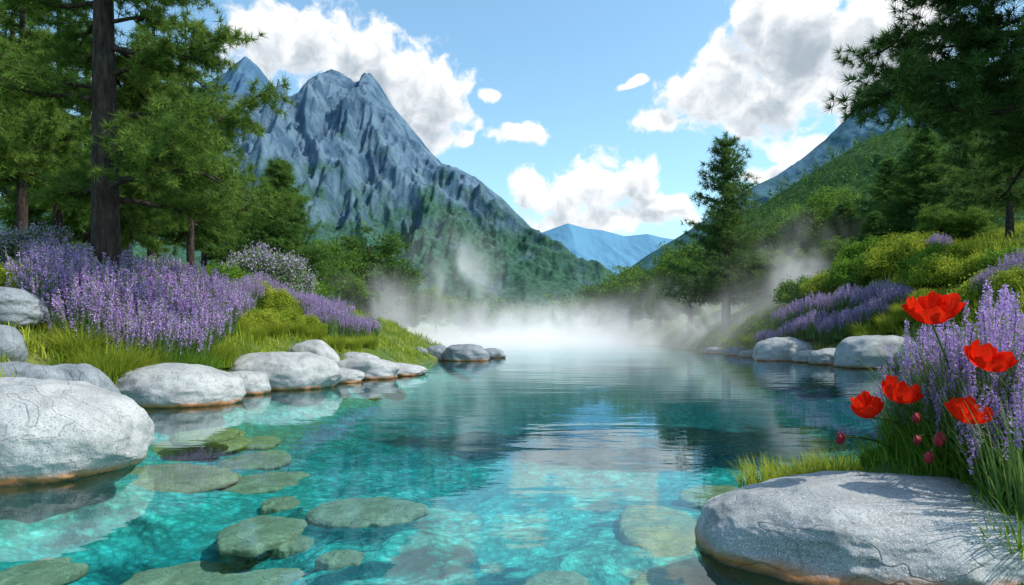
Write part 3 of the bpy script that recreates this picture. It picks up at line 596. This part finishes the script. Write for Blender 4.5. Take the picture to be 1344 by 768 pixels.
def poppy(px, py, Y, wpx, cup, tilt, bx, label):
    hx = at(px, Y); hz = zt(py, Y); Rr = wpx/2/F*Y; bX = at(bx, Y+.6); bY = Y+.6; bZ = gz(bX, bY)
    root = empty('poppy', (bX, bY, bZ), label, 'flower'); off = np.array([bX, bY, bZ])
    Hc = Rr*cup; Rm = np.array(Matrix.Rotation(tilt[0], 3, 'X') @ Matrix.Rotation(tilt[1], 3, 'Y')); head = np.array([hx, Y, hz-Hc*.5])-off
    V, Fc = tube(stem_pts(np.array([0, 0, -.03]), head, rng.uniform(-.05, .05)), np.linspace(.010, .007, 12), 8); mk('stem', V, Fc, M['stem'], root, True)
    for q in range(6):
        inner = q % 2; S, T = np.meshgrid(np.linspace(-1, 1, 21), np.linspace(0, 1, 16), indexing='ij'); ph = q*math.pi/3+rng.uniform(-.15, .15)
        te = T*(1-.16*np.abs(S)**3); wd = .30+.58*np.sin(np.pi*(.05+.55*T))
        ang = ph+S*wd; ed = T**3
        r = Rr*(.78 if inner else .98)*np.sin(np.clip(te, 0, 1)*(1.45 if cup < 1 else 1.75))**.8*rng.uniform(.92, 1.06)
        z_ = Hc*(1.10 if inner else .80)*te**1.5*rng.uniform(.85, 1.12)+Rr*.10*ed*np.sin(S*5+q*1.7)+Rr*.05*ed*np.sin(S*12+q)
        r = r+Rr*.10*ed*np.cos(S*7+q*2.1)+Rr*.04*ed*np.cos(S*17+q)
        V = np.stack([r*np.cos(ang), r*np.sin(ang), z_], 2).reshape(-1, 3) @ Rm.T+head
        i = np.arange(20)[:, None]; j = np.arange(15)[None]; Fc = np.stack([i*16+j, (i+1)*16+j, (i+1)*16+j+1, i*16+j+1], 2).reshape(-1, 4); mk('petal', V, Fc, M['petal'], root, True)
    n = 70; a = rng.uniform(0, 6.28, n); d = nrm(np.column_stack([np.cos(a), np.sin(a), rng.uniform(.8, 3, n)])); V1, F1 = needles(np.zeros((n, 3)), d, 2, Rr*.45, Rr*.05, 6)
    Vc, Fi = ICO[3]; V, Fc = cat_mesh([(V1 @ Rm.T+head, F1), ((Vc*Rr*.14+[0, 0, Rr*.12]) @ Rm.T+head, Fi)]); mk('flower_centre', V, Fc, M['stamen'], root)
poppy(1223, 407, 4.5, 72, .98, (.28, -.12), 1275, 'largest open red poppy, highest of all, above the lavender')
poppy(1293, 471, 4.2, 58, 1.0, (.32, .18), 1310, 'red poppy in front of the lavender, right of the highest one')
poppy(1176, 515, 4.7, 48, 1.1, (.15, .3), 1235, 'small red poppy leaning right, upper of the left pair')
poppy(1142, 534, 4.75, 38, 1.5, (.05, -.3), 1225, 'small cupped red poppy furthest left over the water')
poppy(1266, 541, 4.15, 53, .98, (.3, .12), 1280, 'lowest red poppy, above the speckled boulder')
def bud(px, py, Y, wpx, bx, label):
    bX, bY = at(bx, Y+.6), Y+.6; bZ = gz(bX, bY); root = empty('poppy_bud', (bX, bY, bZ), label, 'flower bud'); head = np.array([at(px, Y), Y, zt(py, Y)])-np.array([bX, bY, bZ]); r = wpx/2/F*Y
    V, Fc = tube(stem_pts(np.array([0, 0, -.03]), head, -.04), np.linspace(.009, .007, 12), 6); mk('stem', V, Fc, M['stem'], root, True)
    p, Fi = ICO[5]; rr = 1+.16*np.cos(3*np.arctan2(p[:, 1], p[:, 0])+p[:, 2]*2)+.05*fbm(p[:, 0]*5, p[:, 1]*5, p[:, 2]*5, 2, 3); V = p*np.array([1, 1, 1.35])*rr[:, None]*r; V[:, :2] *= (1-.5*np.clip(p[:, 2], 0, 1)**2)[:, None]; mk('bud', V+head, Fi, M['bud'], root, True)
for a in [(1103, 575, 5.0, 11, 1190, 'crimson bud hanging furthest left over the water'), (1203, 548, 4.5, 10, 1240, 'crimson bud below the left pair of poppies'), (1233, 576, 4.2, 13, 1262, 'crimson bud just under the lowest poppy'), (1204, 577, 4.4, 9, 1240, 'tiny crimson bud between two larger ones'), (1219, 600, 4.3, 11, 1250, 'lowest crimson bud just above the boulder')]: bud(*a)

# ------------------------------------------------------------------ steam
def steam_mat(name, dens, ns, sheet):
    m, nt, out = newmat(name); P_ = pos(nt)
    if sheet:
        n_ = noise(nt, P_, ns, 2, .6)
        f = mth(nt, 'MULTIPLY', mth(nt, 'EXPONENT', mth(nt, 'MULTIPLY', comp(nt, P_, 2), -.75)), mr(nt, comp(nt, P_, 1), 26, 62)); f = mth(nt, 'MULTIPLY', f, mr(nt, n_, .36, .64, .15, 1))
    else:
        l = vm(nt, 'LENGTH', objc(nt)); f = mth(nt, 'MULTIPLY', mth(nt, 'POWER', mth(nt, 'SUBTRACT', 1, l, clamp=True), 1.5), mr(nt, noise(nt, vm(nt, 'MULTIPLY', P_, (1, 1, .6)), ns, 2, .6, 1.), .40, .68))
    f = mth(nt, 'MULTIPLY', f, dens)
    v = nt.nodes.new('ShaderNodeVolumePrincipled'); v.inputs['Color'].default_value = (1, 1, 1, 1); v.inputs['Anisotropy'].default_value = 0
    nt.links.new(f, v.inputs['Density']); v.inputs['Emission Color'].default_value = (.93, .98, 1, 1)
    nt.links.new(mth(nt, 'MULTIPLY', f, .45 if sheet else .62), v.inputs['Emission Strength'])  # steam glows by itself, standing in for multiply scattered light
    nt.links.new(v.outputs[0], out.inputs['Volume'])
    return m
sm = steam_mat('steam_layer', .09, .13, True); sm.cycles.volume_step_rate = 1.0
bx = np.array([(x, y, z) for z in (.03, 5) for x, y in ((-16, 26), (24, 26), (24, 128), (-16, 128))])
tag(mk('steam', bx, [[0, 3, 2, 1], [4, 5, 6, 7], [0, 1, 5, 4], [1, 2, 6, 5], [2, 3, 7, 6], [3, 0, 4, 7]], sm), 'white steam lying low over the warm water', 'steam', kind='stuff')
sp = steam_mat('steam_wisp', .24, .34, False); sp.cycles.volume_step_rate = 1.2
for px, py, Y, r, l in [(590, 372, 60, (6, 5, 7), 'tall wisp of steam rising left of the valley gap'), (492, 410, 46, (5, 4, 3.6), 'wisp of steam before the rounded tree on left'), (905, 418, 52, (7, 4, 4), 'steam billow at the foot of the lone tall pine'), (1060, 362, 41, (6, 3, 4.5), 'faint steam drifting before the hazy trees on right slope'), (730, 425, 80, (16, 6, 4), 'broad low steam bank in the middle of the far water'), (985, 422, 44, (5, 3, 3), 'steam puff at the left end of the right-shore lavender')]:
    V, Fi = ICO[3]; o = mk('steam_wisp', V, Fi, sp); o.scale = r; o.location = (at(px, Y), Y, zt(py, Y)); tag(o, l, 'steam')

# ------------------------------------------------------------------ sky, sun, camera
AZ, EL = R(98), R(50)
W = bpy.data.worlds.new('World'); bpy.context.scene.world = W; W.use_nodes = True; nt = W.node_tree; nt.nodes.clear()
tcw = nt.nodes.new('ShaderNodeTexCoord')
D_ = vm(nt, 'NORMALIZE', tcw.outputs['Generated']); sx = nt.nodes.new('ShaderNodeSeparateXYZ'); nt.links.new(D_, sx.inputs[0])
az = mth(nt, 'ARCTAN2', sx.outputs[0], sx.outputs[1]); el = mth(nt, 'ARCSINE', sx.outputs[2])
cb = nt.nodes.new('ShaderNodeCombineXYZ'); nt.links.new(az, cb.inputs[0]); nt.links.new(el, cb.inputs[1]); P0 = cb.outputs[0]
wp = vm(nt, 'MULTIPLY', vm(nt, 'SUBTRACT', noise(nt, P0, 15, 2, .55, 0, 'Color', '3D'), (.5, .5, .5)), (.05, .045, 0)); P1 = vm(nt, 'ADD', P0, wp); P2 = vm(nt, 'ADD', P1, (.006, .026, 0))
blobs = [(345, 60, 60, 45), (400, 52, 70, 45), (455, 78, 75, 50), (510, 105, 80, 48), (570, 118, 55, 42), (560, 155, 60, 35), (606, 178, 16, 12), (641, 128, 14, 9), (668, 177, 32, 14), (700, 178, 32, 17),
         (692, 248, 26, 26), (735, 260, 45, 34), (780, 250, 45, 42), (825, 240, 42, 40), (865, 272, 40, 26), (790, 288, 110, 22),
         (1000, 25, 60, 45), (1050, 55, 110, 75), (960, 85, 60, 50), (925, 130, 60, 38), (870, 158, 42, 16), (1010, 130, 95, 52), (1110, 120, 90, 60), (1150, 50, 110, 80), (1050, 200, 55, 18), (1010, 232, 40, 12), (832, 110, 16, 6)]
def blobf(Pv):
    acc = None
    for (bx_, by_, rx_, ry_) in blobs:
        u, v = (bx_-672)/F, (HZ-by_)/F; a0 = math.atan(u); e0 = math.atan(v*math.cos(a0)); ca = math.cos(a0)
        l = vm(nt, 'LENGTH', vm(nt, 'MULTIPLY', vm(nt, 'SUBTRACT', Pv, (a0, e0, 0)), (F/rx_/ca**2/1.15, F/ry_/ca/1.15, 0)))
        val = mth(nt, 'SUBTRACT', 1, l); acc = val if acc is None else mth(nt, 'SMOOTH_MAX', acc, val, .15)
    return mth(nt, 'MAXIMUM', acc, -1.2)
fb = mth(nt, 'SUBTRACT', noise(nt, P1, 28, 7, .60), .5); fb2 = mth(nt, 'MULTIPLY', mth(nt, 'SUBTRACT', noise(nt, P1, 9, 1, .5), .5), .8)
d0 = mth(nt, 'ADD', mth(nt, 'ADD', blobf(P1), fb2), mth(nt, 'MULTIPLY', fb, 2.0))
fbs = mth(nt, 'SUBTRACT', noise(nt, P2, 28, 4, .55), .5)
d1 = mth(nt, 'ADD', mth(nt, 'ADD', blobf(P2), fb2), mth(nt, 'MULTIPLY', fbs, 1.9))
mask = mr(nt, d0, .0, .48)
sh = mr(nt, d1, .0, 1.15)
edge = mr(nt, d0, .2, 1.0); sh = mth(nt, 'MULTIPLY', sh, mth(nt, 'ADD', mth(nt, 'MULTIPLY', edge, .6), .4))
cc = ramp(nt, sh, [(0, (1.0, 1.0, 1.0)), (.22, (.82, .85, .885)), (.5, (.62, .67, .72)), (1, (.38, .45, .52))])
sky = nt.nodes.new('ShaderNodeTexSky'); sky.sky_type = 'NISHITA'; sky.sun_disc = False; sky.sun_elevation = EL; sky.sun_rotation = AZ; sky.air_density = 1.0; sky.dust_density = 1.0; sky.ozone_density = 1.0
skc = mix(nt, 1, sky.outputs[0], (1.40, 1.74, 1.66), 'MULTIPLY')
b1 = nt.nodes.new('ShaderNodeBackground'); b1.inputs[1].default_value = .15; nt.links.new(skc, b1.inputs[0])
b2 = nt.nodes.new('ShaderNodeBackground'); b2.inputs[1].default_value = 1.15; nt.links.new(cc, b2.inputs[0])
x = nt.nodes.new('ShaderNodeMixShader'); nt.links.new(mask, x.inputs[0]); nt.links.new(b1.outputs[0], x.inputs[1]); nt.links.new(b2.outputs[0], x.inputs[2])
wo = nt.nodes.new('ShaderNodeOutputWorld'); nt.links.new(x.outputs[0], wo.inputs[0])
L = bpy.data.lights.new('sun', 'SUN'); L.energy = 5.0; L.angle = R(.5); L.color = (1, .95, .85); lo = bpy.data.objects.new('sun', L); C.objects.link(lo)
sd = Vector((math.sin(AZ)*math.cos(EL), math.cos(AZ)*math.cos(EL), math.sin(EL))); lo.rotation_euler = sd.to_track_quat('Z', 'Y').to_euler()
cd = bpy.data.cameras.new('camera'); co = bpy.data.objects.new('camera', cd); C.objects.link(co); co.location = (0, 0, CAMZ); co.rotation_euler = (R(90), 0, 0)
cd.lens = 24; cd.sensor_width = 36; cd.shift_y = (HZ-384)/1344; cd.clip_end = 20000; cd.clip_start = .05
S = bpy.context.scene; S.camera = co; S.view_settings.view_transform = 'Standard'; S.view_settings.look = 'None'; S.view_settings.exposure = 0
